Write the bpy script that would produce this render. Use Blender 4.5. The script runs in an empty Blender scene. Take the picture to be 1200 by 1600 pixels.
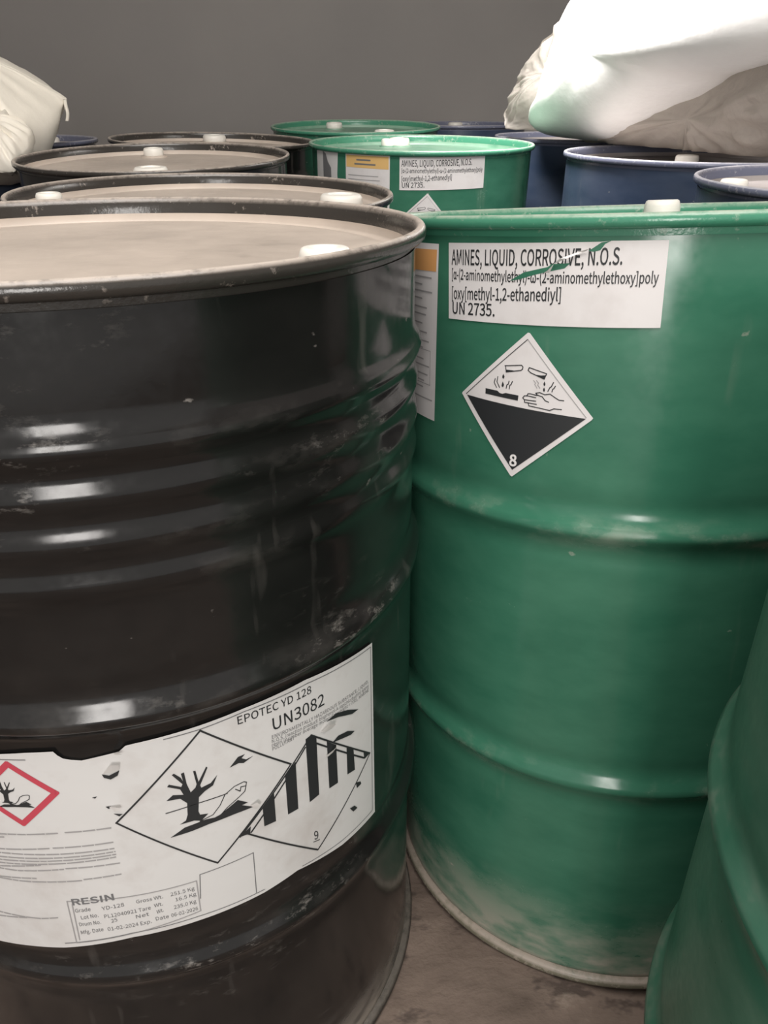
import bpy, bmesh, math, random
from mathutils import Vector, Matrix, noise
random.seed(4)
C = bpy.context.scene.collection
S = bpy.context.scene

# ---------------------------------------------------------------- camera
F_PX, PITCH, ROLL, CAM_Z = 1167.955, 0.511374, 0.00068176, 1.002392
cam = bpy.data.cameras.new('camera')
cam.sensor_fit = 'VERTICAL'; cam.sensor_height = 36.0; cam.sensor_width = 27.0
cam.lens = F_PX / 1600 * 36.0
cam.clip_start = 0.02
cam_o = bpy.data.objects.new('camera', cam); C.objects.link(cam_o)
_cp, _sp, _c, _s = math.cos(PITCH), math.sin(PITCH), math.cos(ROLL), math.sin(ROLL)
_r0, _u0, _f0 = Vector((1, 0, 0)), Vector((0, _sp, _cp)), Vector((0, _cp, -_sp))
_r, _u = _r0 * _c + _u0 * _s, _u0 * _c - _r0 * _s
cam_o.matrix_world = Matrix(((_r.x, _u.x, -_f0.x, 0), (_r.y, _u.y, -_f0.y, 0), (_r.z, _u.z, -_f0.z, CAM_Z), (0, 0, 0, 1)))
S.camera = cam_o

# ---------------------------------------------------------------- world, lights, exposure
w = bpy.data.worlds.new('world'); S.world = w; w.use_nodes = True
w.node_tree.nodes['Background'].inputs[0].default_value = (1.0, 0.97, 0.94, 1)
w.node_tree.nodes['Background'].inputs[1].default_value = 0.55
S.view_settings.view_transform = 'Standard'; S.view_settings.look = 'None'
S.view_settings.exposure = 0.1; S.view_settings.gamma = 1.0; S.view_settings.use_curve_mapping = False

def area(name, loc, target, sx, sy, power, color=(1, 0.96, 0.92)):
    l = bpy.data.lights.new(name, 'AREA'); l.shape = 'RECTANGLE'; l.size = sx; l.size_y = sy
    l.energy = power; l.color = color
    o = bpy.data.objects.new(name, l); C.objects.link(o); o.location = loc
    d = Vector(target) - Vector(loc)
    o.rotation_euler = d.to_track_quat('-Z', 'Y').to_euler()
    return o
area('sack_fill', (0.20, 1.84, 1.56), (0.66, 2.05, 1.02), 0.3, 0.3, 16).data.spread = math.radians(125)  # unseen fill light, added to brighten the big sack
area('doorway_daylight', (-0.10, -2.5, 1.40), (0.1, 0.6, 0.8), 0.75, 1.1, 36)
area('overhead_fill', (0.1, 0.1, 3.15), (0.1, 0.6, 0.0), 2.4, 2.0, 140)  # broad unseen fill, added overhead to soften the shadows

# ---------------------------------------------------------------- helpers
def link(name, me, parent=None, mat=None, label=None):
    o = bpy.data.objects.new(name, me); C.objects.link(o)
    if mat: me.materials.append(mat)
    if parent: o.parent = parent
    if label: o['label'] = label
    return o
def from_bm(name, bm, parent=None, mat=None, label=None, smooth=True, angle=35):
    me = bpy.data.meshes.new(name); bm.normal_update(); bm.to_mesh(me); bm.free()
    if smooth:
        me.shade_smooth(); me.set_sharp_from_angle(angle=math.radians(angle))
    return link(name, me, parent, mat, label)
def lathe_bm(profile, segs, closed=False, cap=False):
    bm = bmesh.new(); rings = []
    for r, z in profile:
        if r < 1e-6: rings.append([bm.verts.new((0, 0, z))])
        else: rings.append([bm.verts.new((r * math.sin(2 * math.pi * k / segs), -r * math.cos(2 * math.pi * k / segs), z)) for k in range(segs)])
    pairs = list(zip(rings[:-1], rings[1:]))
    if closed: pairs.append((rings[-1], rings[0]))
    for a, b in pairs:
        for k in range(segs):
            k2 = (k + 1) % segs
            if len(a) == 1 and len(b) == 1: continue
            if len(a) == 1: bm.faces.new((a[0], b[k2], b[k]))
            elif len(b) == 1: bm.faces.new((a[k], a[k2], b[0]))
            else: bm.faces.new((a[k], a[k2], b[k2], b[k]))
    bmesh.ops.recalc_face_normals(bm, faces=bm.faces[:])
    return bm

# ---- node helpers
class NT:
    def __init__(s, name):
        s.m = bpy.data.materials.new(name); s.m.use_nodes = True; s.t = s.m.node_tree
        s.b = s.t.nodes['Principled BSDF']; s.co = None
    def n(s, typ, **kw):
        x = s.t.nodes.new(typ)
        for k, v in kw.items(): setattr(x, k, v)
        return x
    def l(s, a, b): s.t.links.new(a, b)
    def put(s, sock, v):
        if hasattr(v, 'is_output'): s.l(v, sock)
        else: sock.default_value = v
    def coord(s):
        if not s.co: s.co = s.n('ShaderNodeTexCoord').outputs['Object']
        return s.co
    def noise(s, scale, detail=4, rough=.55, stretch=(1, 1, 1), off=(0, 0, 0)):
        mp = s.n('ShaderNodeMapping'); s.l(s.coord(), mp.inputs[0]); mp.inputs['Scale'].default_value = stretch; mp.inputs['Location'].default_value = off
        x = s.n('ShaderNodeTexNoise'); s.l(mp.outputs[0], x.inputs['Vector'])
        x.inputs['Scale'].default_value = scale; x.inputs['Detail'].default_value = detail; x.inputs['Roughness'].default_value = rough
        return x.outputs['Fac']
    def rng(s, v, a, b, c=0., d=1.):
        x = s.n('ShaderNodeMapRange'); s.put(x.inputs[0], v)
        for i, q in zip((1, 2, 3, 4), (a, b, c, d)): x.inputs[i].default_value = q
        return x.outputs[0]
    def math(s, op, a, b=0., clamp=False):
        x = s.n('ShaderNodeMath', operation=op, use_clamp=clamp); s.put(x.inputs[0], a); s.put(x.inputs[1], b); return x.outputs[0]
    def mix(s, f, a, b):
        x = s.n('ShaderNodeMix', data_type='RGBA'); s.put(x.inputs[0], f)
        s.put(x.inputs[6], a if hasattr(a, 'is_output') else (*a, 1)); s.put(x.inputs[7], b if hasattr(b, 'is_output') else (*b, 1)); return x.outputs[2]
    def z(s):
        x = s.n('ShaderNodeSeparateXYZ'); s.l(s.coord(), x.inputs[0]); return x.outputs[2]
    def bump(s, h, st=.2, dist=.01):
        x = s.n('ShaderNodeBump'); s.put(x.inputs['Height'], h); x.inputs['Strength'].default_value = st; x.inputs['Distance'].default_value = dist; s.l(x.outputs[0], s.b.inputs['Normal'])
def plain(name, col, rough=.5, **kw):
    t = NT(name); t.b.inputs['Base Color'].default_value = (*col, 1); t.b.inputs['Roughness'].default_value = rough
    for k, v in kw.items(): t.b.inputs[k].default_value = v
    return t.m

DUST = (0.40, 0.345, 0.295)
def enamel(name, col, ridges, rough=.2, base_dust=0., low=.10, ridge_amt=1., off=(0, 0, 0), rdust=(.36, .34, .31), fine=.35):
    """Enamelled drum steel: worn dusty ridges, dust climbing from the bottom chime, chips and streaks."""
    t = NT(name); z = t.z()
    band = None
    for z0, hw in ridges:
        b = t.rng(t.math('ABSOLUTE', t.math('SUBTRACT', z, z0)), 0., hw, 1., 0.)
        band = b if band is None else t.math('MAXIMUM', band, b)
    n1 = t.noise(9, 5, .6, (1, 1, 2.2), off); n2 = t.noise(38, 4, .6, (1, 1, 1.5), off); n3 = t.noise(120, 2, .5, (1, 1, 1), off)
    wear = t.math('MULTIPLY', band, t.rng(t.math('ADD', t.math('MULTIPLY', n1, 1 - fine), t.math('MULTIPLY', n2, fine)), .5, .66))
    if fine > .5:
        n4 = t.noise(34, 7, .72, (1, 1, 2.4), off); n5 = t.noise(5, 2, .5, (1, 1, 1.5), off)
        wear = t.math('MULTIPLY', t.math('ADD', t.math('MULTIPLY', band, .8), .2), t.math('MULTIPLY', t.rng(n4, .55, .68), t.rng(n5, .5, .62)))
        haze = t.math('MULTIPLY', band, t.rng(n1, .52, .75, 0, .25)); wear = t.math('MAXIMUM', wear, haze)
    wear = t.math('MULTIPLY', wear, ridge_amt)
    lowm = t.math('MULTIPLY', t.rng(z, .0, low, 1., 0.), t.rng(n1, .36, .58)); lowm = t.math('MAXIMUM', lowm, t.math('MULTIPLY', t.rng(z, .005, .04, 1., 0.), t.rng(n1, .30, .45)))
    film = t.math('MULTIPLY', t.rng(n1, .35, .75), base_dust)
    chips = t.math('MULTIPLY', t.rng(n2, .70, .74), t.rng(n1, .52, .6))
    streak = t.math('MULTIPLY', t.rng(t.noise(26, 3, .6, (1, 1, .16), off), .64, .78), .22)
    m = t.math('ADD', t.math('ADD', t.math('MAXIMUM', wear, lowm), film), t.math('ADD', t.math('MULTIPLY', chips, .7), streak), True)
    tint = t.mix(t.rng(n1, .3, .7), tuple(c * .88 for c in col), tuple(min(1, c * 1.12) for c in col))
    t.l(t.mix(m, tint, t.mix(lowm, rdust, DUST)), t.b.inputs['Base Color'])
    t.l(t.math('ADD', t.rng(n3, .3, .7, rough - .03, rough + .05), t.math('MULTIPLY', m, .5), True), t.b.inputs['Roughness'])
    t.bump(t.math('ADD', t.math('MULTIPLY', t.noise(7, 2, .4, (1, 1, 1), off), 1.), t.math('MULTIPLY', n2, .03)), .16, .012)
    return t.m
def rim_mat(name, col, amt=.5, light=(.50, .46, .41)):
    """Rolled rim: dust and rub marks on the upward faces and in specks, bare enamel elsewhere."""
    t = NT(name); n1 = t.noise(16, 6, .7); n2 = t.noise(110, 4, .65)
    g = t.n('ShaderNodeNewGeometry'); sx = t.n('ShaderNodeSeparateXYZ'); t.l(g.outputs['Normal'], sx.inputs[0])
    up = t.rng(sx.outputs[2], .35, .9)
    k = t.math('ADD', t.math('MULTIPLY', n1, .5), t.math('MULTIPLY', n2, .5))
    m = t.math('MAXIMUM', t.math('MULTIPLY', up, t.rng(k, .30, .52)), t.math('MULTIPLY', t.rng(k, .60 - .12 * amt, .70 - .1 * amt), .75))
    t.l(t.mix(m, col, light), t.b.inputs['Base Color']); t.l(t.rng(m, 0, 1, .2, .5), t.b.inputs['Roughness'])
    t.bump(n2, .2, .002)
    return t.m
def lid_mat(name, under, dust, amt, rough=.45):
    t = NT(name); n1 = t.noise(5, 5, .6); n2 = t.noise(30, 4, .6)
    m = t.rng(t.math('ADD', t.math('MULTIPLY', n1, .7), t.math('MULTIPLY', n2, .3)), .5 - .45 * amt, .72 - .36 * amt)
    d2 = t.mix(t.rng(n1, .35, .65), tuple(c * .86 for c in dust), tuple(c * 1.1 for c in dust))
    t.l(t.mix(m, under, d2), t.b.inputs['Base Color']); t.l(t.rng(n2, .3, .7, rough - .1, rough + .1), t.b.inputs['Roughness'])
    t.bump(n1, .12, .01)
    return t.m

BLACK, GREEN, BLUE = (.0095, .009, .0088), (.036, .155, .096), (.034, .052, .094)
HB = [(.597, .022), (.305, .024)]; HG = [(.611, .022), (.308, .024)]; CORR = [(.804, .0052), (.771, .0042), (.739, .0042), (.707, .0036)]
M = {
 'black': enamel('black_enamel', BLACK, HB + [(z_, .012) for z_, _ in CORR], .14, .015, .10, .75, (3, 1, 2), (.26, .24, .22), .6),
 'green': enamel('green_enamel', GREEN, HG, .17, .06, .14, .6, (0, 0, 0), (.26, .30, .24)),
 'green_dusty': enamel('green_enamel_dusty', GREEN, [(.577, .022), (.3, .022)], .3, .22, .3, .8, (5, 2, 1), (.30, .32, .27)),
 'blue': enamel('blue_enamel', BLUE, HG, .32, .06, .14, .5, (1, 4, 2)),
 'rim_black': rim_mat('black_rim', (.040, .036, .032), .15, (.46, .40, .35)), 'rim_green': rim_mat('green_rim', (.06, .24, .15), .4, (.36, .42, .34)), 'rim_low': rim_mat('dusty_bottom_rim', (.16, .15, .11), .8, (.33, .28, .235)), 'rim_floor': rim_mat('dark_bottom_rim', (.03, .027, .024), .2, (.13, .112, .096)), 'rim_blue': rim_mat('blue_rim', (.14, .15, .21), .4, (.38, .37, .40)),
 'lid_black': lid_mat('dusty_black_lid', (.05, .045, .04), (.50, .43, .37), .95), 'lid_green': lid_mat('green_lid', (.035, .22, .13), (.22, .36, .27), .55, .38), 'lid_blue': lid_mat('blue_lid', (.08, .10, .18), (.34, .31, .30), .9, .4),
 'cap': plain('white_plastic_cap', (.80, .77, .71), .4),
 'ink': plain('black_print', (.022, .024, .026), .5), 'ink_grey': plain('grey_print', (.16, .16, .165), .6), 'ink_faint': plain('faint_print', (.34, .33, .33), .6),
 'red': plain('red_print', (.52, .06, .09), .5), 'orange': plain('orange_print', (.72, .36, .13), .55), 'ochre': plain('ochre_print', (.70, .45, .17), .6), 'white_print': plain('white_print', (.74, .72, .71), .5),
}
def paper(name, col, amt=.35):
    t = NT(name); n1 = t.noise(11, 5, .6); n2 = t.noise(50, 3, .6)
    m = t.math('MULTIPLY', t.rng(t.math('ADD', t.math('MULTIPLY', n1, .75), t.math('MULTIPLY', n2, .25)), .5, .72), amt)
    t.l(t.mix(m, col, (.42, .37, .34)), t.b.inputs['Base Color']); t.b.inputs['Roughness'].default_value = .6
    t.bump(t.noise(16, 3, .5), .2, .004)
    return t.m
M['paper'] = paper('label_paper', (.70, .675, .67)); M['paper_worn'] = paper('worn_label_paper', (.66, .65, .64), .5); M['flap'] = plain('torn_paper', (.74, .72, .70), .6)

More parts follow.
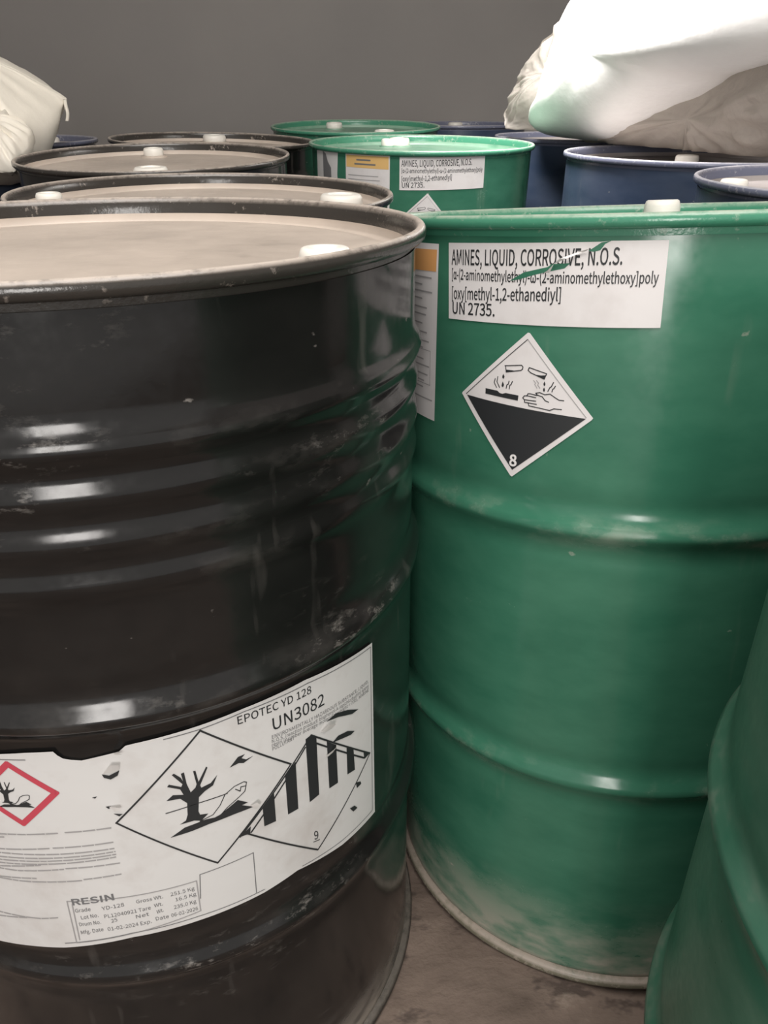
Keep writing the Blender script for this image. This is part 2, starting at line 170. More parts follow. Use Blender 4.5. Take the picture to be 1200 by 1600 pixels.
# ---------------------------------------------------------------- digitised print, in metres on the drum wall: (arc to the right of the drum's front line, height)
ART = {'amines_sheet': [(-0.2726,0.8711),(-0.1183,0.8731),(-0.1093,0.8738),(-0.0651,0.8738),(-0.0644,0.804),(-0.272,0.8008)],'amines_tear': [(-0.1977,0.84),(-0.1933,0.8427),(-0.1841,0.8477),(-0.1621,0.8526),(-0.1586,0.8551),(-0.1422,0.8561),(-0.1471,0.8517),(-0.1645,0.8481),(-0.1745,0.8457),(-0.1887,0.8415)],'amines_tear2': [(-0.1279,0.866),(-0.124,0.8683),(-0.1176,0.8726),(-0.1098,0.8738),(-0.1146,0.8714),(-0.1182,0.8664),(-0.1238,0.8652)],'amines_flap': [(-0.1654,0.8476),(-0.1605,0.8502),(-0.156,0.8559),(-0.1502,0.86),(-0.1369,0.8649),(-0.1269,0.8677),(-0.1296,0.8658),(-0.145,0.8601),(-0.1517,0.8571),(-0.1555,0.8555),(-0.16,0.8477)],'t_amines': [('AMINES, LIQUID, CORROSIVE, N.O.S.',(-0.268,0.8516),(-0.0998,0.8552),0.0133),('[α-(2-aminomethylethyl)-ω-(2-aminomethylethoxy]poly',(-0.2673,0.8384),(-0.07,0.8401),0.0091),('[oxy[methyl-1,2-ethanediyl]',(-0.2671,0.82),(-0.1488,0.8246),0.0107),('UN 2735.',(-0.2661,0.8061),(-0.213,0.8078),0.0108)],'strip': [(-0.3327,0.8702),(-0.2878,0.8697),(-0.2962,0.6907),(-0.3438,0.6941)],'strip_orange': [(-0.3264,0.8664),(-0.2904,0.8643),(-0.2921,0.8437),(-0.3298,0.8436)],'d8_sheet': [(-0.1777,0.7956),(-0.1756,0.7953),(-0.113,0.7228),(-0.114,0.7209),(-0.188,0.6551),(-0.1899,0.6557),(-0.2516,0.7293),(-0.2508,0.7307)],'d8_border': [[(-0.1774,0.7896),(-0.2454,0.73)],[(-0.1774,0.7896),(-0.119,0.7227)]],'d8_black': [(-0.2445,0.7291),(-0.1192,0.7217),(-0.188,0.6621)],'d8_t': ('8',(-0.1913,0.6661),(-0.1832,0.6669),0.0111),'d8_fill': [[(-0.1987,0.7598),(-0.1902,0.7598),(-0.1948,0.758),(-0.1983,0.7571)],[(-0.168,0.7582),(-0.1632,0.7579),(-0.1578,0.7586),(-0.1597,0.7546)],[(-0.2211,0.7391),(-0.2075,0.7385),(-0.2046,0.7366),(-0.2017,0.7362),(-0.1982,0.7375),(-0.1844,0.7368),(-0.1849,0.7318),(-0.2212,0.7338)],[(-0.2013,0.7555),(-0.1999,0.753),(-0.2008,0.7507),(-0.2023,0.7515),(-0.2023,0.7533)],[(-0.2016,0.7482),(-0.2002,0.745),(-0.2011,0.7426),(-0.2028,0.7435),(-0.2026,0.7456)],[(-0.1593,0.7528),(-0.1582,0.7505),(-0.1587,0.7486),(-0.16,0.7491),(-0.1601,0.7508)],[(-0.1593,0.7473),(-0.1583,0.7449),(-0.159,0.743),(-0.1602,0.7439),(-0.1602,0.7456)]],'d8_line': [[(-0.1999,0.7633),(-0.1824,0.7655),(-0.1811,0.7642),(-0.1812,0.7623),(-0.1829,0.7607),(-0.1983,0.7575),(-0.1992,0.7634)],[(-0.1746,0.7641),(-0.1576,0.76),(-0.1597,0.7549),(-0.1731,0.7595),(-0.1758,0.7616),(-0.1746,0.7641)],[(-0.2101,0.7499),(-0.2113,0.7461),(-0.2084,0.7415)],[(-0.2073,0.7521),(-0.2081,0.7471),(-0.205,0.7419)],[(-0.1948,0.7494),(-0.1957,0.7462),(-0.1971,0.7454),(-0.1977,0.742)],[(-0.1913,0.7494),(-0.1926,0.7463),(-0.1939,0.7454),(-0.1944,0.7418)],[(-0.1507,0.7527),(-0.1526,0.7484),(-0.1538,0.7477),(-0.1556,0.7439)],[(-0.1488,0.7494),(-0.1501,0.7469),(-0.1511,0.7464),(-0.1517,0.7438)],[(-0.1668,0.7368),(-0.1752,0.7376),(-0.1782,0.7373),(-0.1799,0.7352),(-0.1783,0.7336),(-0.1667,0.7335)],[(-0.1759,0.7376),(-0.1747,0.7397),(-0.1727,0.7399),(-0.1657,0.739)],[(-0.178,0.7336),(-0.1779,0.7312),(-0.1659,0.7306)],[(-0.1742,0.7307),(-0.1734,0.7283),(-0.1625,0.7273),(-0.1529,0.7262),(-0.149,0.7282),(-0.1418,0.7283)],[(-0.1671,0.741),(-0.1633,0.742),(-0.1583,0.7405),(-0.1534,0.7416),(-0.1484,0.7387),(-0.1447,0.7368),(-0.1403,0.7367)],[(-0.1671,0.741),(-0.1654,0.7394),(-0.1606,0.7383),(-0.1577,0.735),(-0.1542,0.7339)]],'d8_faint': [[(-0.1699,0.7527),(-0.1676,0.7505),(-0.1685,0.7492),(-0.1661,0.7459)],[(-0.1671,0.753),(-0.1648,0.7508),(-0.1656,0.7489),(-0.1633,0.7462)]],'sheet': [(0.2972,0.5631),(0.2118,0.5751),(0.1566,0.5748),(0.1194,0.5725),(0.0729,0.57),(0.0674,0.5694),(0.0622,0.5649),(0.0454,0.5623),(0.035,0.5606),(0.028,0.562),(0.0224,0.5638),(0.0189,0.5672),(0.0165,0.5711),(-0.0037,0.5704),(-0.0234,0.5683),'L',(-0.0851,0.3344),(-0.0512,0.3393),(-0.0191,0.3427),(0.0401,0.3533),(0.0963,0.3563),(0.1567,0.3584),(0.1906,0.3625),(0.2451,0.3509),(0.2986,0.3466)],'border': [[(0.0946,0.5684),(0.1226,0.5691),(0.1563,0.5718),(0.2142,0.5706),(0.2942,0.5603),(0.2937,0.3542),(0.2454,0.3572),(0.1962,0.3642)],[(-0.0052,0.5635),(-0.0246,0.5632)],[(0.157,0.3626),(0.0969,0.3621),(0.041,0.3592),(-0.0178,0.349)],[(0.1011,0.3841),(0.1038,0.4133),(0.1505,0.4151),(0.1491,0.3637)]],'d1': [(0.1215,0.5678),(0.1925,0.4954),(0.1196,0.4203),(0.0489,0.4927)],'d2': [[(0.141,0.4406),(0.2144,0.5143)],[(0.2144,0.5143),(0.2902,0.4353),(0.2142,0.3717)],[(0.2142,0.3717),(0.1483,0.4401)],[(0.1509,0.4406),(0.2076,0.5046)],[(0.2196,0.5015),(0.2802,0.4376)]],'stripes': [[(0.1399,0.4404),(0.1511,0.4476),(0.1499,0.4397),(0.1441,0.4403)],[(0.1631,0.463),(0.1745,0.474),(0.1739,0.4396),(0.1629,0.4403)],[(0.1861,0.486),(0.1972,0.4951),(0.1964,0.4394),(0.1858,0.4396)],[(0.2086,0.5133),(0.2144,0.5143),(0.22,0.5085),(0.2194,0.44),(0.2086,0.4384)],[(0.2312,0.4955),(0.2421,0.4835),(0.2424,0.4369),(0.2314,0.4382)],[(0.2552,0.4709),(0.2648,0.4606),(0.266,0.4342),(0.2552,0.4371)],[(0.2797,0.4457),(0.2902,0.4353),(0.2809,0.4355)]],'tears': [[(0.2318,0.5181),(0.2432,0.5198),(0.2581,0.5135),(0.2729,0.5036),(0.2643,0.5045),(0.2458,0.5139)],[(0.2374,0.4897),(0.2449,0.4927),(0.2572,0.4893),(0.2669,0.4821),(0.2618,0.4816),(0.2461,0.487)],[(0.2665,0.417),(0.2737,0.4123),(0.2748,0.4083),(0.268,0.4085)],[(0.2568,0.3908),(0.2638,0.3884),(0.2679,0.3818),(0.2618,0.3822)],[(0.0468,0.5452),(0.0517,0.5431),(0.0597,0.5468),(0.0577,0.5419),(0.0522,0.539),(0.0477,0.5416)],[(0.0358,0.5226),(0.0397,0.5234),(0.0381,0.5215)],[(0.044,0.5116),(0.0478,0.5118),(0.0461,0.5088)],[(0.0484,0.5033),(0.0551,0.5014),(0.0523,0.4997)]],'flaps': [[(0.2247,0.5121),(0.2317,0.5168),(0.2399,0.5126),(0.2382,0.507),(0.2285,0.5082)],[(0.2284,0.4808),(0.2357,0.4853),(0.2401,0.4864),(0.2369,0.4789),(0.2311,0.4783)],[(0.1522,0.4722),(0.1578,0.4758),(0.1605,0.4701),(0.157,0.4666)],[(0.0478,0.5459),(0.0551,0.5567),(0.061,0.5555),(0.0598,0.5479),(0.0533,0.5458)],[(0.0466,0.512),(0.0543,0.5127),(0.0548,0.5095),(0.0496,0.5068)],[(0.0576,0.5648),(0.0628,0.5671),(0.065,0.5652),(0.0598,0.563)]],'bird': [(0.1398,0.5211),(0.1474,0.5289),(0.1533,0.5291),(0.1501,0.5262),(0.1538,0.5231),(0.1599,0.5237),(0.1515,0.5204),(0.1477,0.5223)],'tree': [(0.0953,0.4772),(0.1003,0.4799),(0.1023,0.4857),(0.1034,0.4985),(0.0988,0.505),(0.0884,0.5061),(0.094,0.5106),(0.1019,0.5082),(0.1,0.5148),(0.0909,0.5205),(0.0924,0.5225),(0.1011,0.5169),(0.1024,0.5195),(0.0958,0.5314),(0.0974,0.5325),(0.1018,0.5267),(0.1032,0.5222),(0.1025,0.5305),(0.1049,0.5311),(0.1055,0.5183),(0.1074,0.5086),(0.1115,0.5121),(0.1128,0.5154),(0.1117,0.5297),(0.1135,0.5295),(0.1145,0.5172),(0.1219,0.5305),(0.1228,0.5289),(0.1153,0.5131),(0.1159,0.5102),(0.1236,0.512),(0.1295,0.5183),(0.1251,0.5088),(0.1181,0.5054),(0.113,0.5011),(0.1109,0.4861),(0.1117,0.4818),(0.1182,0.4802),(0.1119,0.4749),(0.1065,0.4773)],'ground': [(0.0864,0.4653),(0.0984,0.4725),(0.108,0.4737),(0.1157,0.4746),(0.1228,0.4734),(0.1272,0.4745),(0.143,0.4833),(0.1511,0.4761),(0.1457,0.4758),(0.1555,0.4686),(0.1386,0.4692),(0.1169,0.4683),(0.1033,0.4664)],'fish': [(0.1109,0.4746),(0.1217,0.4772),(0.1283,0.4848),(0.1332,0.4944),(0.1416,0.4995),(0.1497,0.5005),(0.1519,0.4988),(0.1497,0.4899),(0.1443,0.4861),(0.1336,0.4795),(0.125,0.4715),(0.1137,0.4741),(0.1109,0.4746)],'fishmouth': [(0.1422,0.496),(0.1458,0.492),(0.1468,0.4962),(0.1504,0.4954)],'rootline': [(0.0864,0.493),(0.1104,0.4948),(0.1352,0.4948)],'red': [[(-0.0196,0.5624),(0.0138,0.5301)],[(0.0138,0.5301),(-0.0218,0.4928)]],'red_in': [(-0.021,0.5563),(0.008,0.5298),(-0.0202,0.4999)],'t_b1': [('EPOTEC YD 128',(0.1505,0.5614),(0.2176,0.5587),0.0078),('UN3082',(0.1791,0.5407),(0.2306,0.538),0.0124),('ENVIRONMENTALLY HAZARDOUS SUBSTANCE, LIQUID,',(0.1774,0.5325),(0.2894,0.5229),0.0037),('N.O.S. (reaction product: bisphenol-A-(epichlorhydrin) epoxy',(0.177,0.5281),(0.2901,0.5175),0.0037),('resin (number average molecular weight < 700), MARINE',(0.1767,0.5242),(0.2899,0.5126),0.0037),('POLLUTANT',(0.1768,0.5198),(0.1978,0.5201),0.0037),('9',(0.211,0.3878),(0.2158,0.3854),0.0108)],'resin_box': [(-0.0054,0.4049),(0.1003,0.4071),(0.0995,0.3684),(-0.0076,0.3503)],'resin_box_in': [(-0.0018,0.4011),(-0.0042,0.3544)],'t_resin': [('RESIN',(-0.0016,0.4002),(0.0334,0.4044),0.0074),('Grade',(-0.0009,0.3907),(0.0122,0.3926),0.0045),('YD-128',(0.0214,0.3924),(0.0399,0.3949),0.0044),('Gross Wt.',(0.0498,0.3962),(0.0715,0.3968),0.0042),('251.5 Kg',(0.0778,0.3968),(0.0977,0.3969),0.0042),('Lot No.',(0.0024,0.3818),(0.0172,0.3844),0.0045),('PL12040921 Tare',(0.0217,0.3822),(0.0602,0.3861),0.0043),('Wt.',(0.0632,0.3874),(0.0703,0.3879),0.0042),('16.5 Kg',(0.081,0.3889),(0.0982,0.3893),0.0042),('Drum No.',(-0.0007,0.3728),(0.0177,0.3754),0.0046),('25',(0.0263,0.3755),(0.0315,0.377),0.0044),('Net',(0.047,0.3773),(0.0578,0.3785),0.0043),('Wt.',(0.0641,0.3788),(0.07,0.38),0.0043),('235.0 Kg',(0.0785,0.3798),(0.0972,0.3802),0.0043),('Mfg. Date',(-0.0013,0.3621),(0.0182,0.3658),0.0046),('01-02-2024 Exp.',(0.0218,0.3654),(0.0585,0.3685),0.0045),('Date',(0.0623,0.3703),(0.073,0.3703),0.0044),('06-02-2026',(0.0751,0.3704),(0.0975,0.3705),0.0044)],'para': [[(-0.0452,0.4817),(0.0039,0.4864)],[(0.0092,0.4868),(0.0447,0.4883)],[(-0.0462,0.4778),(-0.0408,0.4788)],[(-0.0498,0.4637),(-0.0071,0.4689)],[(-0.0036,0.4693),(0.0438,0.4722)],[(-0.051,0.4591),(0.0426,0.465)],[(-0.0523,0.4542),(0.0429,0.4613)],[(-0.0533,0.4505),(0.0428,0.4581)],[(-0.0543,0.4466),(0.0423,0.455)],[(-0.0555,0.4422),(-0.0184,0.4487)],[(-0.0332,0.4404),(-0.0004,0.4445)],[(0.0018,0.4453),(0.0441,0.4476)],[(-0.059,0.4289),(-0.0256,0.4321)],[(-0.0288,0.4276),(0.0114,0.4306)],[(0.0137,0.4317),(0.0433,0.4344)],[(-0.074,0.3739),(-0.0463,0.3788)],[(-0.0327,0.3803),(-0.0162,0.3835)]],'g2': {'amines': [(-0.0622,0.8763),(0.1385,0.874),(0.1377,0.8045),(-0.064,0.8067)],'d': (0.0046,0.7986),'white': [(-0.2339,0.8788),(-0.2375,0.8291)],'orange': [(-0.2039,0.8754),(-0.0883,0.8756),(-0.088,0.8484),(-0.2045,0.8492)]},'bag_right': [(0.562,2.258,1.244),(0.545,2.31,1.168),(0.529,2.355,1.092),(0.518,2.386,1.033),(0.511,2.407,0.978),(0.495,2.438,0.933),(0.522,2.403,0.904),(0.583,2.31,0.896),(0.648,2.196,0.896),(0.691,2.102,0.908),(0.721,2.02,0.935),(0.746,1.926,0.977),(0.763,1.833,1.014),(0.773,1.75,1.044),(0.785,1.605,1.064),(0.771,1.501,1.119),(0.744,1.563,1.214),(0.684,1.854,1.334),(0.615,2.102,1.333),(0.677,2.04,1.124)],'bag_film': [(0.491,2.255,1.211),(0.478,2.286,1.18),(0.442,2.355,1.136),(0.413,2.407,1.087),(0.384,2.454,1.042),(0.373,2.473,1.01),(0.364,2.49,0.969),(0.362,2.496,0.944),(0.372,2.485,0.916),(0.393,2.459,0.91),(0.453,2.376,0.907),(0.508,2.293,0.9),(0.555,2.21,0.921),(0.555,2.179,1.037),(0.555,2.148,1.144),(0.527,2.189,1.198),(0.464,2.334,1.055)],'bag_skirt': [(0.548,2.402,0.914),(0.592,2.34,0.888),(0.658,2.226,0.887),(0.718,2.112,0.867),(0.764,2.008,0.857),(0.787,1.946,0.856),(0.809,1.863,0.873),(0.827,1.78,0.883),(0.845,1.635,0.903),(0.83,1.51,0.978),(0.807,1.51,1.055),(0.783,1.676,1.113),(0.75,1.884,1.103),(0.696,2.091,1.036),(0.617,2.278,0.965),(0.779,1.884,0.978)],'bag_left': [(-0.995,2.244,1.047),(-0.96,2.237,1.042),(-0.907,2.222,1.03),(-0.861,2.203,1.016),(-0.818,2.171,0.991),(-0.807,2.169,0.99),(-0.804,2.158,0.982),(-0.812,2.147,0.973),(-0.813,2.109,0.946),(-0.823,2.072,0.919),(-0.844,2.025,0.886),(-0.863,2.01,0.875),(-0.898,1.997,0.866),(-0.958,1.988,0.86),(-1.066,1.988,0.86),(-1.206,2.081,0.925),(-1.233,2.212,1.023),(-1.134,2.269,1.067),(-1.049,2.259,1.059),(-0.995,2.119,0.952)],'bag_left_flap': [(-0.924,2.059,0.997),(-0.897,2.027,0.975),(-0.88,1.995,0.953),(-0.859,1.952,0.923),(-0.836,1.956,0.926),(-0.823,1.958,0.927),(-0.816,1.935,0.912),(-0.816,1.901,0.89),(-0.827,1.886,0.88),(-0.824,1.845,0.854),(-0.838,1.83,0.845),(-0.89,1.834,0.848),(-0.979,1.845,0.854),(-1.05,1.924,0.905),(-1.01,2.036,0.981),(-0.904,1.933,0.911)],'tie': [(-0.805,2.15,0.986),(-0.805,2.15,0.972),(-0.804,2.15,0.955),(-0.81,2.15,0.939)]}

# ---------------------------------------------------------------- drums: where they stand (base centre), lean of the axis, height
R0 = .287
DR = dict(
 b1=((-.2563, .6545), (-.00355, .04058), .9043), b2=((-.2920, 1.2749), (.01234, 0), .8683), b3=((-.5071, 1.8620), (0, -.03281), .8830), b4=((-.5230, 2.4520), (.02764, -.0120), .8856),
 g1=((.3210, .8093), (-.02881, .11943), .8952), g2=((.0914, 2.2061), (.00696, -.01459), .8898), g3=((-.1011, 2.9684), (.0019, -.03401), .9038), g4=((.5076, .2500), (-.0011, .0272), .8851),
 u8=((.331, 3.72), (0, 0), .885), u9=((.648, 2.649), (0, 0), .885), u10=((.708, 1.874), (0, 0), .885), u11=((.796, 1.267), (0, 0), .885), u12=((-1.132, 2.388), (0, 0), .885), u13=((-.868, 1.10), (0, 0), .885))

# ---------------------------------------------------------------- the room
def ground(x, y):
    """Uneven dirty floor: it follows the tilt of every drum that stands on it."""
    tw = 1e-4; h = 0.
    for (cx, cy), (tx, ty), _ in DR.values():
        d = math.hypot(x - cx, y - cy)
        if d > .8: continue
        wt = math.exp(-(max(0., d - .29) / .07) ** 2)
        tw += wt; h += wt * -(tx * (x - cx) + ty * (y - cy))
    return h / tw if tw > 1e-3 else h / (tw + 1e-3)
def structure(name, me, mat):
    o = link(name, me, None, mat); o['kind'] = 'structure'; return o
bm = bmesh.new(); nx, ny = 260, 270; X0, X1, Y0, Y1 = -3.2, 3.2, -2.6, 4.4
def bump_floor(x, y): return .0035 * noise.fractal(Vector((x * 6, y * 6, 1)), 1., 2., 4)
grid = [[bm.verts.new((X0 + (X1 - X0) * i / nx, Y0 + (Y1 - Y0) * j / ny, 0)) for j in range(ny + 1)] for i in range(nx + 1)]
for row in grid:
    for v in row: v.co.z = ground(v.co.x, v.co.y) + min(0, bump_floor(v.co.x, v.co.y)) - .0005
for i in range(nx):
    for j in range(ny): bm.faces.new((grid[i][j], grid[i + 1][j], grid[i + 1][j + 1], grid[i][j + 1]))
t = NT('dirty_concrete'); n1 = t.noise(4, 6, .62, (1, 1.6, 1)); n2 = t.noise(22, 5, .6, (1, 1.4, 1)); n3 = t.noise(10, 4, .7, (1, 2, 1), (3, 3, 0))
col = t.mix(t.rng(n1, .35, .65), (.10, .072, .057), (.23, .172, .14)); col = t.mix(t.math('MULTIPLY', t.rng(n3, .55, .63), .7), col, (.045, .032, .027)); col = t.mix(t.math('MULTIPLY', t.rng(n2, .62, .72), .5), col, (.31, .25, .205))
t.l(col, t.b.inputs['Base Color']); t.b.inputs['Roughness'].default_value = .85; t.bump(t.math('ADD', n1, t.math('MULTIPLY', n2, .4)), .5, .02)
me = bpy.data.meshes.new('floor'); bm.to_mesh(me); bm.free(); me.shade_smooth(); structure('floor', me, t.m)
def box_me(name, lo, hi):
    bm = bmesh.new(); bmesh.ops.create_cube(bm, size=1)
    for v in bm.verts: v.co = Vector([lo[i] + (v.co[i] + .5) * (hi[i] - lo[i]) for i in range(3)])
    me = bpy.data.meshes.new(name); bm.to_mesh(me); bm.free(); return me
t = NT('grey_plaster'); n1 = t.noise(1.1, 4, .5); n2 = t.noise(60, 3, .6)
t.l(t.mix(t.rng(n1, .3, .7), (.32, .305, .294), (.365, .345, .328)), t.b.inputs['Base Color']); t.b.inputs['Roughness'].default_value = .8; t.bump(n2, .15, .003)
wall = t.m
t = NT('pale_ceiling'); t.l(t.mix(t.rng(t.noise(2), .3, .7), (.50, .48, .45), (.58, .55, .52)), t.b.inputs['Base Color']); t.b.inputs['Roughness'].default_value = .9
structure('wall_back', box_me('wall_back', (-3.3, 4.4, -.1), (3.3, 4.6, 3.2)), wall)
structure('wall_left', box_me('wall_left', (-3.4, -2.6, -.1), (-3.2, 4.4, 3.2)), wall)
structure('wall_right', box_me('wall_right', (3.2, -2.6, -.1), (3.4, 4.4, 3.2)), wall)
structure('ceiling', box_me('ceiling', (-3.3, -2.6, 3.2), (3.3, 4.4, 3.35)), t.m)

# ---------------------------------------------------------------- drum builder
def body_profile(H, kind):
    P = [(.283, .010)]; n = 150
    for i in range(n + 1):
        z = .014 + (H - .018 - .014) * i / n; r = R0
        for z0, _ in (HB if kind == 'black' else HG if H != DR['g4'][2] else ((.577, 0), (.30, 0))):
            d = z - z0; r += .0086 * math.exp(-(d / .0095) ** 2) - .0012 * (math.exp(-((d - .026) / .009) ** 2) + math.exp(-((d + .026) / .009) ** 2))
        if kind == 'black':
            for z0, a in CORR:
                d = z - z0; r += .0072 * max(0., 1 - d / .0145) if (d > 0 and z0 > .8) else (.0072 if z0 > .8 else a) * math.exp(-(d / .0085) ** 2)
        P.append((r, z))
    return P
def rim_profile(z, up=1):
    q = [(.2862, -.0125), (.2930, -.0120), (.2955, -.0095), (.2960, -.006), (.2955, -.003), (.2940, -.0008), (.2920, 0), (.2895, -.0006), (.2875, -.0025), (.2855, -.007), (.2842, -.014), (.2834, -.0262), (.2855, -.0262)]
    return [(r, z + up * d) for r, d in q]
def place(root, key):
    (cx, cy), (tx, ty), H = DR[key]
    ax = Vector((tx, ty, 1)).normalized(); e1 = Vector((1, 0, -tx)).normalized(); e2 = ax.cross(e1)
    root.matrix_world = Matrix(((e1.x, e2.x, ax.x, cx), (e1.y, e2.y, ax.y, cy), (e1.z, e2.z, ax.z, 0), (0, 0, 0, 1)))
CAPS = {}
def cap_mesh(r, h):
    k = (r, h)
    if k not in CAPS:
        P = [(0, 0), (r * .97, 0), (r, h * .15), (r * .985, h * .72), (r * .90, h * .95), (r * .80, h), (r * .62, h), (r * .58, h * .86), (0, h * .86)]
        bm = lathe_bm(P, 40); me = bpy.data.meshes.new('bung_cap'); bm.to_mesh(me); bm.free(); me.shade_smooth(); me.set_sharp_from_angle(angle=math.radians(50)); me.materials.append(M['cap']); CAPS[k] = me
    return CAPS[k]
MESH = {}
def drum(key, kind, label, group, caps, mat=None):
    H = DR[key][2]
    root = bpy.data.objects.new('steel_drum', None); root.empty_display_size = .2; C.objects.link(root)
    place(root, key); root['label'] = label; root['category'] = 'drum'; root['group'] = group
    segs = 160 if key in ('b1', 'g1', 'g4', 'b2') else 96
    from_bm('drum_body', lathe_bm(body_profile(H, kind), segs), root, M[mat or kind], angle=60)
    from_bm('top_rim', lathe_bm(rim_profile(H), segs, True), root, M['rim_' + kind], angle=60)
    from_bm('bottom_rim', lathe_bm(rim_profile(0, -1), segs, True), root, M['rim_low' if kind == 'green' else 'rim_floor'], angle=60)
    L = [(.2836, H - .018), (.2832, H - .0255), (.281, H - .0275), (.272, H - .0280), (.268, H - .0265), (.264, H - .0252), (.256, H - .0252), (.250, H - .0260), (.15, H - .0248), (0, H - .0245)]
    from_bm('lid', lathe_bm(L, segs), root, M['lid_' + kind], angle=60)
    from_bm('base_plate', lathe_bm([(.2834, .012), (.2832, .018), (0, .018)], 64), root, M['rim_' + kind])
    for x, y, r in caps:
        h = .028 if key == 'g1' else .019 if r > .028 else .017
        fl = from_bm('bung_flange', lathe_bm([(r * 1.3, H - .0262), (r * 1.26, H - .0225), (r * .8, H - .0215)], 36), root, M['lid_' + kind]); fl.location = (x, y, 0)
        c = link('bung_cap', cap_mesh(r, h), root); c.location = (x, y, H - .0222)
    return root

DRUMS = {}
for key, kind, label, group, caps, mat in (
 ('b1', 'black', 'black steel drum nearest the camera, its large white resin label torn at the top', 'black drums', ((.216, -.119, .0195), (-.214, .125, .030)), None),
 ('b2', 'black', 'black drum directly behind the nearest black one, two white caps on its dusty lid', 'black drums', ((.213, .005, .034), (-.243, -.014, .020)), None),
 ('b3', 'black', 'black drum third from the front, dusty tan lid, beside the left white sack', 'black drums', ((-.061, .205, .024), (.04, -.195, .034)), None),
 ('b4', 'black', 'rearmost black drum, close to the dark wall, one white cap at its back edge', 'black drums', ((-.041, .212, .036),), None),
 ('g1', 'green', 'green drum in front right with a large diamond corrosive label, leaning back', 'green drums', ((.085, .185, .024),), None),
 ('g2', 'green', 'green drum in the middle row with three white labels, behind the big green one', 'green drums', ((-.055, .195, .030), (-.088, .18, .018)), None),
 ('g3', 'green', 'farthest green drum by the wall, only its pale lid and rim showing', 'green drums', ((-.086, .18, .030), (.10, -.15, .034)), None),
 ('g4', 'green', 'green drum cut by the lower right edge, dusty flank, closest on the right', 'green drums', ((.15, .15, .034),), 'green_dusty'),
 ('u8', 'blue', 'blue drum farthest back at the wall, right behind the far green one', 'blue drums', ((.0, .2, .034),), None),
 ('u9', 'blue', 'blue drum under the left end of the big white sack', 'blue drums', ((.1, .2, .03),), None),
 ('u10', 'blue', 'blue drum under the middle of the big white sack, white cap by the sack', 'blue drums', ((-.02, .0, .026),), None),
 ('u11', 'blue', 'blue drum at the right edge of the photo with a cap near its left side', 'blue drums', ((-.225, .06, .022),), None),
 ('u12', 'blue', 'blue drum under the white sack at the left, near the wall', 'blue drums', ((.1, .18, .03),), None),
 ('u13', 'blue', 'blue drum at the left edge, a sliver of its rim beside the black drums', 'blue drums', ((.0, .2, .03),), None)):
    DRUMS[key] = drum(key, kind, label, group, caps, mat)

# ---------------------------------------------------------------- labels and print: thin sheets bent round the drum wall
def bend(bm, off, step=.005):
    us = [v.co.x for v in bm.verts]
    u = math.floor(min(us) / step) * step + step
    while u < max(us):
        bmesh.ops.bisect_plane(bm, geom=bm.verts[:] + bm.edges[:] + bm.faces[:], plane_co=(u, 0, 0), plane_no=(1, 0, 0)); u += step
    for v in bm.verts:
        a, z, o = v.co.x / R0, v.co.y, off + v.co.z
        v.co = ((R0 + o) * math.sin(a), -(R0 + o) * math.cos(a), z)
    return bm
def add_poly(bm, pts, lift=None):
    vs = [bm.verts.new((p[0], p[1], lift[i] if lift else 0)) for i, p in enumerate(pts)]
    f = bm.faces.new(vs); f.normal_update()
    if f.normal.z < 0: f.normal_flip()
    return f
def add_line(bm, pts, wd):
    for a, b in zip(pts[:-1], pts[1:]):
        a, b = Vector(a), Vector(b); d = b - a
        if d.length < 1e-6: continue
        d.normalize(); n = Vector((-d.y, d.x)) * wd / 2; e = d * wd * .35
        add_poly(bm, [tuple(a - e - n), tuple(b + e - n), tuple(b + e + n), tuple(a - e + n)])
def finish(name, bm, off, parent, mat, label=None):
    bmesh.ops.triangulate(bm, faces=[f for f in bm.faces if len(f.verts) > 4 or True])
    bend(bm, off)
    return from_bm(name, bm, parent, M[mat], label, smooth=True, angle=60)
def polys(name, lst, off, parent, mat, label=None):
    o = None
    for p in lst:
        bm = bmesh.new(); add_poly(bm, p); o = finish(name, bm, off, parent, mat, label)
    return o
def lines(name, lst, wd, off, parent, mat, label=None):
    bm = bmesh.new()
    for p in lst: add_line(bm, p, wd)
    return finish(name, bm, off, parent, mat, label)
SANS = None
try:    # the plain grotesque that ships with Blender; else its built-in face
    SANS = bpy.data.fonts.load(bpy.utils.system_resource('DATAFILES', path='fonts') + '/Noto Sans CJK Regular.woff2')
except Exception: SANS = None
def text_shapes(body, bold=0.):
    cu = bpy.data.curves.new('lettering', 'FONT'); cu.body = body
    if SANS: cu.font = SANS; cu.size = 1; cu.offset = bold; cu.resolution_u = 3
    o = bpy.data.objects.new('lettering', cu); C.objects.link(o)
    dg = bpy.context.evaluated_depsgraph_get(); me = bpy.data.meshes.new_from_object(o.evaluated_get(dg))
    vs = [v.co.copy() for v in me.vertices]; fs = [tuple(p.vertices) for p in me.polygons]
    bpy.data.objects.remove(o); bpy.data.curves.remove(cu); bpy.data.meshes.remove(me)
    return vs, fs
CAPH = None
def add_text(bm, body, a, b, h, bold=0.):
    """Fit a line of lettering from a to b along its baseline; h is the cap height."""
    global CAPH
    if CAPH is None: CAPH = max(v.y for v in text_shapes('H')[0])
    vs, fs = text_shapes(body, bold)
    x0, x1 = min(v.x for v in vs), max(v.x for v in vs)
    nv = [bm.verts.new((a[0] + (v.x - x0) / (x1 - x0) * (b[0] - a[0]), a[1] + (v.x - x0) / (x1 - x0) * (b[1] - a[1]) + v.y / CAPH * h, 0)) for v in vs]
    for f in fs:
        try: bm.faces.new([nv[i] for i in f])
        except ValueError: pass
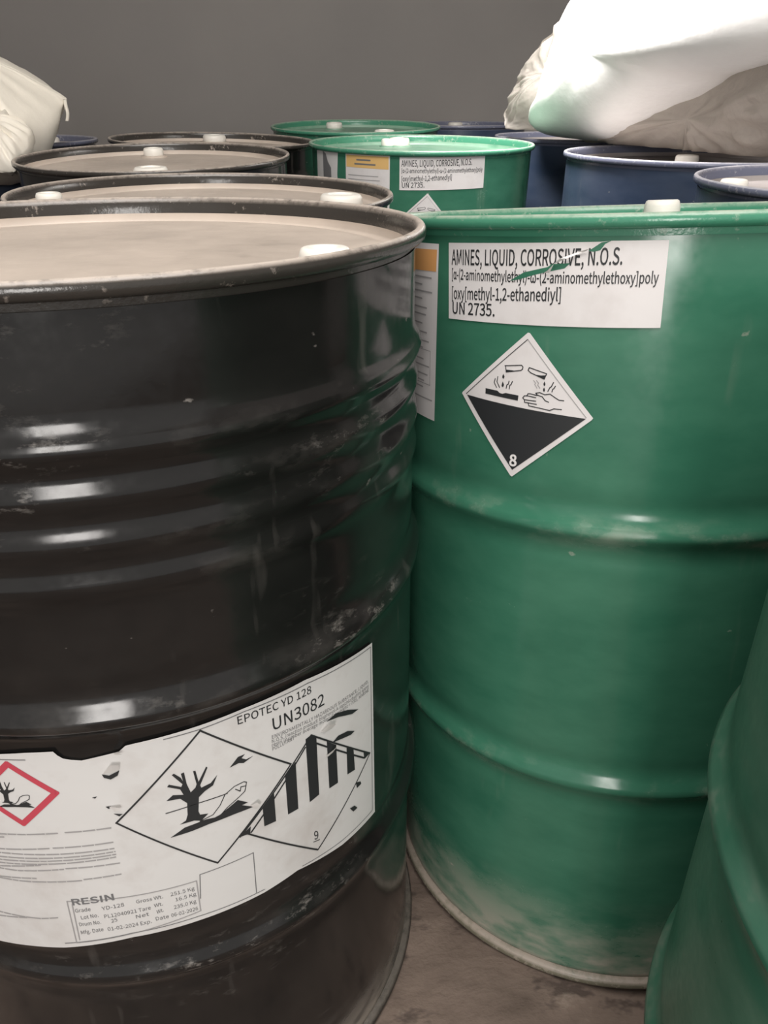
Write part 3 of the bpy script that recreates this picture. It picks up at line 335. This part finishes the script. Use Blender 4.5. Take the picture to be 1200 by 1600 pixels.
def inside(p, poly):
    c = False; j = len(poly) - 1
    for i in range(len(poly)):
        a, b = poly[i], poly[j]
        if (a[1] > p[1]) != (b[1] > p[1]) and p[0] < (b[0] - a[0]) * (p[1] - a[1]) / (b[1] - a[1]) + a[0]: c = not c
        j = i
    return c
def texts(name, rows, off, parent, mat, bold=0., cut=(), label=None):
    bm = bmesh.new()
    for r in rows: add_text(bm, *r[:4], bold=bold)
    if cut:
        for poly in cut:
            for k in range(len(poly)):
                p, q = Vector((*poly[k], 0)), Vector((*poly[(k + 1) % len(poly)], 0)); n = Vector((p.y - q.y, q.x - p.x, 0))
                if n.length > 1e-6: bmesh.ops.bisect_plane(bm, geom=bm.verts[:] + bm.edges[:] + bm.faces[:], plane_co=p, plane_no=n)
        bmesh.ops.delete(bm, geom=[f for f in bm.faces if any(inside(f.calc_center_median(), p) for p in cut)], context='FACES')
    bend(bm, off, .006)
    me = bpy.data.meshes.new(name); bm.to_mesh(me); bm.free()
    return link(name, me, parent, M[mat], label)
def shift(pts, du, dz, s=1., c=(0, 0)): return [(c[0] + (p[0] - c[0]) * s + du, c[1] + (p[1] - c[1]) * s + dz) for p in pts]
A = ART
def corrosive(root, du, dz, rot=0.):
    tr = lambda pts: shift(pts, du, dz)
    sh = polys('corrosive_label', [tr(A['d8_sheet'])], .0009, root, 'paper', 'white diamond label with a black lower half and the figure 8')
    lines('border_line', [tr(p) for p in A['d8_border'][:1]], .0007, .0012, sh, 'ink'); lines('border_line', [tr(p) for p in A['d8_border'][1:]], .0007, .0012, sh, 'ink_faint')
    polys('black_half', [tr(A['d8_black'])], .0012, sh, 'ink')
    bm = bmesh.new()
    for p in A['d8_fill']: add_poly(bm, tr(p))
    for p in A['d8_line']: add_line(bm, tr(p), .0009)
    finish('hazard_pictogram', bm, .0012, sh, 'ink')
    lines('fume_lines', [tr(p) for p in A['d8_faint']], .0007, .0012, sh, 'ink_faint')
    t8 = A['d8_t']; texts('class_number', [(t8[0], tr([t8[1]])[0], tr([t8[2]])[0], t8[3])], .0015, sh, 'white_print', .012)
    return sh
def amines(root, du, dz, torn):
    tr = lambda pts: shift(pts, du, dz)
    sh = polys('shipping_label', [tr(A['amines_sheet'])], .0009, root, 'paper', 'white oblong label with four lines of shipping text')
    rows = [(r[0], tr([r[1]])[0], tr([r[2]])[0], r[3]) for r in A['t_amines']]
    tears = [tr(A['amines_tear']), tr(A['amines_tear2']), tr(A['amines_flap'])] if torn else []
    for r in rows: texts('lettering', [r], .0012, sh, 'ink', .005, tears)
    if torn:
        polys('torn_gap', tears[:2], .0011, sh, 'green', 'green steel bared by a tear')
        bm = bmesh.new(); fl = tears[2]; add_poly(bm, fl, [.0006 + .0028 * (k % 2) for k in range(len(fl))]); finish('torn_flap', bm, .0012, sh, 'flap')
    return sh
def hazard_strip(root, quad_pts, orange_pts):
    """Tall supplier label: orange head over rows of small print, most of it hidden behind the black drum."""
    sh = polys('supplier_label', [quad_pts], .0009, root, 'paper', 'tall white label with an orange head')
    polys('orange_head', [orange_pts], .0012, sh, 'orange')
    return sh
g1 = DRUMS['g1']
amines(g1, 0, 0, True); corrosive(g1, 0, 0)
wl = .118
s0 = A['strip']; q = [(s0[1][0] - wl, s0[1][1] + .001), s0[1], s0[2], (s0[2][0] - wl, s0[2][1] + .004)]
o0 = A['strip_orange']
sh = hazard_strip(g1, q, [(o0[1][0] - wl + .008, o0[1][1]), o0[1], o0[2], (o0[2][0] - wl + .008, o0[2][1])])
random.seed(8); bars = []; ul = s0[1][0] - wl + .010; ur = o0[2][0] - .006; zz = .838
while zz > .705:
    for k in range(2):
        a0 = ul + .052 * k; e = a0 + .044 * random.uniform(.55, 1.); bars.append([(a0, zz), (min(e, ur), zz - .001)])
    zz -= random.choice((.007, .009, .012))
lines('small_print', bars, .0016, .0012, sh, 'ink_faint')['kind'] = 'stuff'; lines('print_box', [[(ur - .05, .765), (ur - .005, .764), (ur - .006, .728), (ur - .05, .729)]], .0008, .0012, sh, 'ink_faint')

# middle green drum: same set of labels, seen whole
g2 = DRUMS['g2']; G = A['g2']; a0 = A['amines_sheet'][0]
amines(g2, G['amines'][0][0] - a0[0], G['amines'][0][1] - a0[1] - .001, False)
corrosive(g2, G['d'][0] - A['d8_sheet'][0][0], G['d'][1] - A['d8_sheet'][0][1])
og = G['orange']; sh = hazard_strip(g2, [(og[0][0] - .003, og[0][1] + .002), (og[1][0] + .003, og[1][1] + .002), (og[1][0] + .003, .692), (og[0][0] - .003, .692)], og)
sh.children[0].data.materials[0] = M['ochre']
lines('head_print', [[(-.172, .866), (-.135, .866)], [(-.178, .857), (-.122, .857)]], .0035, .0015, sh, 'ink_grey')
lines('small_print', [[(-.198, z_), (-.198 + random.uniform(.07, .1), z_)] for z_ in [.832 - .009 * k for k in range(14)]], .0018, .0012, sh, 'ink_faint')['kind'] = 'stuff'
wq = G['white']; sh = polys('side_label', [[(-.340, .880), wq[0], wq[1], (wq[1][0], .70), (-.340, .70)]], .0009, g2, 'paper_worn')
polys('film_scrap', [[(-.30, .878), (-.285, .872), (-.276, .855), (-.262, .842), (-.262, .70), (-.30, .70)]], .0012, sh, 'ink_grey')  # grey shape for crumpled clear film over the side label

# nearest black drum: resin label
b1 = DRUMS['b1']; sp = []
for p in A['sheet']:
    if p == 'L': sp += [(-.19, sp[-1][1] + .002), (-.20, sp[-1][1] - .10), (-.19, .318), (-.14, .314)]
    else: sp.append(p)
sh = polys('resin_label', [sp], .0009, b1, 'paper_worn', 'large white resin label with hazard diamonds, torn along its top edge')
for p in A['border']: lines('border_line', [p], .0008, .0012, sh, 'ink_grey')
d1 = A['d1']; lines('hazard_diamond', [[d1[0], d1[1]], [d1[1], d1[2]], [d1[2], d1[3]], [d1[3], d1[0]]], .0016, .0012, sh, 'ink'); lines('hazard_diamond', A['d2'], .0016, .0013, sh, 'ink')
polys('class_stripes', A['stripes'], .0012, sh, 'ink')
bm = bmesh.new(); add_poly(bm, A['tree']); add_poly(bm, A['ground']); add_poly(bm, A['bird']); add_line(bm, A['fish'], .0008); add_line(bm, A['fishmouth'], .0008); add_line(bm, A['rootline'], .0009)
finish('tree_fish_pictogram', bm, .0012, sh, 'ink')
tc = (sum(p[0] for p in A['tree']) / len(A['tree']), sum(p[1] for p in A['tree']) / len(A['tree']))
(rt, rr), (_, rb) = A['red']; rl = (rt[0] + rb[0] - rr[0], rt[1] + rb[1] - rr[1]); rc = ((rr[0] + rl[0]) / 2, (rt[1] + rb[1]) / 2)
ins = lambda p, k=.90: (rc[0] + (p[0] - rc[0]) * k, rc[1] + (p[1] - rc[1]) * k)
lines('red_diamond', [[ins(rt), ins(rr)], [ins(rr), ins(rb)], [ins(rb), ins(rl)], [ins(rl), ins(rt)]], .0050, .0012, sh, 'red', 'red diamond outline')
mini = lambda pts: shift(pts, rc[0] - tc[0] - .008, rc[1] - tc[1] + .004, .42, tc)
bm = bmesh.new(); add_poly(bm, mini(A['tree'])); add_poly(bm, mini(A['ground'])); add_line(bm, mini(A['fish']), .0006); finish('small_pictogram', bm, .0012, sh, 'ink')
T = A['t_b1']
for r in T[:2] + T[6:]: texts('lettering', [r], .0012, sh, 'ink', .002)
for r in T[2:6]: texts('fine_lettering', [r], .0012, sh, 'ink_grey')
nine = T[6]; lines('underline', [[(nine[1][0] - .001, nine[1][1] - .0022), (nine[2][0] + .001, nine[2][1] - .0022)]], .0008, .0012, sh, 'ink')
R_ = A['t_resin']; texts('batch_heading', R_[:1], .0012, sh, 'ink_grey', .008); texts('batch_lettering', R_[1:], .0012, sh, 'ink_grey', 0.)['kind'] = 'stuff'
rb_ = A['resin_box']; lines('batch_box', [rb_ + rb_[:1], A['resin_box_in'] ], .0010, .0012, sh, 'ink_faint')
random.seed(3); words = []
for ln in A['para']:
    (ua, za), (ub, zb) = ln; x = ua - (.07 if ua < -.02 else 0)
    while x < ub:
        e = min(ub, x + random.uniform(.004, .014)); f = lambda t_: za + (zb - za) * max(-.2, (t_ - ua) / max(1e-4, ub - ua)); words.append([(x, f(x)), (e, f(e))]); x = e + .0016
lines('small_print', words, .0013, .0012, sh, 'ink_faint')['kind'] = 'stuff'
polys('torn_spot', A['tears'], .0014, sh, 'ink', 'dark steel bared by small tears')
for p in A['flaps']:
    bm = bmesh.new(); add_poly(bm, p, [.0004 + .003 * (k in (1, 2)) for k in range(len(p))]); finish('torn_flap', bm, .0016, sh, 'flap')

# ---------------------------------------------------------------- sacks
def film(name, col, clear, rough=.35):
    t = NT(name); nt = t.t; out = nt.nodes['Material Output']
    n1 = t.noise(9, 4, .6)
    t.l(t.mix(t.rng(n1, .3, .7), tuple(c * .85 for c in col), col), t.b.inputs['Base Color']); t.b.inputs['Roughness'].default_value = rough
    tl = t.n('ShaderNodeBsdfTranslucent'); tl.inputs[0].default_value = (*col, 1); tr = t.n('ShaderNodeBsdfTransparent')
    m1 = t.n('ShaderNodeMixShader'); m1.inputs[0].default_value = .35; t.l(t.b.outputs[0], m1.inputs[1]); t.l(tl.outputs[0], m1.inputs[2])
    m2 = t.n('ShaderNodeMixShader'); m2.inputs[0].default_value = clear; t.l(m1.outputs[0], m2.inputs[1]); t.l(tr.outputs[0], m2.inputs[2]); t.l(m2.outputs[0], out.inputs[0])
    t.bump(t.noise(14, 4, .6), .5, .02)
    return t.m
def weave(name, col):
    t = NT(name); n1 = t.noise(6, 4, .6)
    t.l(t.mix(t.rng(n1, .3, .7), tuple(c * .93 for c in col), col), t.b.inputs['Base Color']); t.b.inputs['Roughness'].default_value = .6
    t.b.inputs['Subsurface Weight'].default_value = 0.
    t.bump(t.noise(12, 4, .6), .15, .02); return t.m
M['sack'] = weave('white_woven_sack', (.86, .85, .84)); M['sack_warm'] = weave('cream_woven_sack', (.80, .75, .66)); M['film'] = film('milky_plastic_film', (.66, .61, .56), .42); M['film_tan'] = film('shaded_plastic_film', (.66, .60, .54), .12)
def smooth_loop(pts, k=5):
    n = len(pts); out = []
    for i in range(n):
        p0, p1, p2, p3 = (Vector(pts[(i + d) % n]) for d in (-1, 0, 1, 2))
        for j in range(k):
            t_ = j / k; out.append(.5 * ((2 * p1) + (-p0 + p2) * t_ + (2 * p0 - 5 * p1 + 4 * p2 - p3) * t_ ** 2 + (-p0 + 3 * p1 - 3 * p2 + p3) * t_ ** 3))
    return out
def lid_floor(x, y):
    h = -9
    for (cx, cy), (tx, ty), H in DR.values():
        ax, ay = cx + tx * H, cy + ty * H
        if math.hypot(x - ax, y - ay) < .305: h = max(h, H + .0025 + abs(tx) * .3 + abs(ty) * .3)
    return h
def pillow_bm(data, thick, power=.5, wr=.012, freq=6., seed=0, folds=0., rings=16, tip=None):
    loop = smooth_loop(data[:-1]); c = Vector(data[-1]); n = len(loop)
    nrm = Vector((0, 0, 0))
    for i in range(n): nrm += (loop[i] - c).cross(loop[(i + 1) % n] - c)
    nrm.normalize()
    if nrm.y > 0: nrm = -nrm
    bm = bmesh.new(); sides = []
    def pt(i, s, sg):
        o = loop[i]; p = c.lerp(o, s); q = p + nrm * sg * thick * max(0, 1 - s ** 2.2) ** power
        k = noise.fractal(q * freq + Vector((seed, 0, sg)), .9, 2., 4) * wr * (1 if s > 1e-3 else 1)
        ang = i / n * 2 * math.pi; k += folds * math.sin(ang * 17 + 3 * noise.noise(q * 3)) * s ** 2 * (1 - s ** 6)
        if tip is not None:
            tf = min(1, ((q - tip).length / .22)) ** .8; q = p + (q - p) * tf; k *= tf
        q = q + nrm * sg * k + Vector((0, 0, 1)) * k * .3 * (1 - s)
        lf = lid_floor(q.x, q.y)
        if lf > -1 and q.z < lf: q.z = lf
        return bm.verts.new(q)
    edge = [pt(i, 1., 0) for i in range(n)]
    for sg in (1, -1):
        prev = edge
        for j in range(rings - 1, 0, -1):
            s = math.sin(j / rings * math.pi / 2); ring = [pt(i, s, sg) for i in range(n)]
            for i in range(n): bm.faces.new((prev[i], prev[(i + 1) % n], ring[(i + 1) % n], ring[i]))
            prev = ring
        cv = pt(0, 0., sg)
        for i in range(n): bm.faces.new((prev[i], prev[(i + 1) % n], cv))
    bmesh.ops.recalc_face_normals(bm, faces=bm.faces[:])
    return bm
def sack(label, loc):
    r = bpy.data.objects.new('white_sack', None); C.objects.link(r); r.location = loc; r['label'] = label; r['category'] = 'sack'; r['group'] = 'white sacks on the drums'; return r
def onto(root, name, bm, mat, label=None):
    for v in bm.verts: v.co -= root.location
    return from_bm(name, bm, root, M[mat], label, angle=80)
rs = sack('big bulging white sack lying over the blue drums at the top right', (.66, 2.1, .887))
onto(rs, 'sack_body', pillow_bm(A['bag_right'], .24, .5, .007, 5, 2), 'sack')
onto(rs, 'film_corner', pillow_bm(A['bag_film'], .05, .6, .035, 9, 5, .012), 'film', 'crumpled see-through film corner of the sack')
onto(rs, 'film_skirt', pillow_bm(A['bag_skirt'], .12, .5, .03, 7, 9, .012), 'film_tan', 'slack shaded film at the underside of the sack')
ls = sack('smaller cream-white sack with a pointed tied corner at the left edge', (-1.0, 2.15, .887))
onto(ls, 'sack_body', pillow_bm(A['bag_left'], .15, .5, .012, 7, 3, .004, tip=Vector(A['bag_left'][5])), 'sack_warm')
onto(ls, 'sack_flap', pillow_bm(A['bag_left_flap'], .05, .6, .02, 9, 6, .01), 'sack_warm')
bm = bmesh.new(); prev = None
for k, p in enumerate(smooth_loop(A['tie'], 4)[:13]):
    ring = [bm.verts.new((p.x + .0045 * math.cos(a * math.pi / 3), p.y + .0045 * math.sin(a * math.pi / 3), p.z)) for a in range(6)]
    if prev:
        for a in range(6): bm.faces.new((prev[a], prev[(a + 1) % 6], ring[(a + 1) % 6], ring[a]))
    prev = ring
onto(ls, 'tie_string', bm, 'sack_warm')
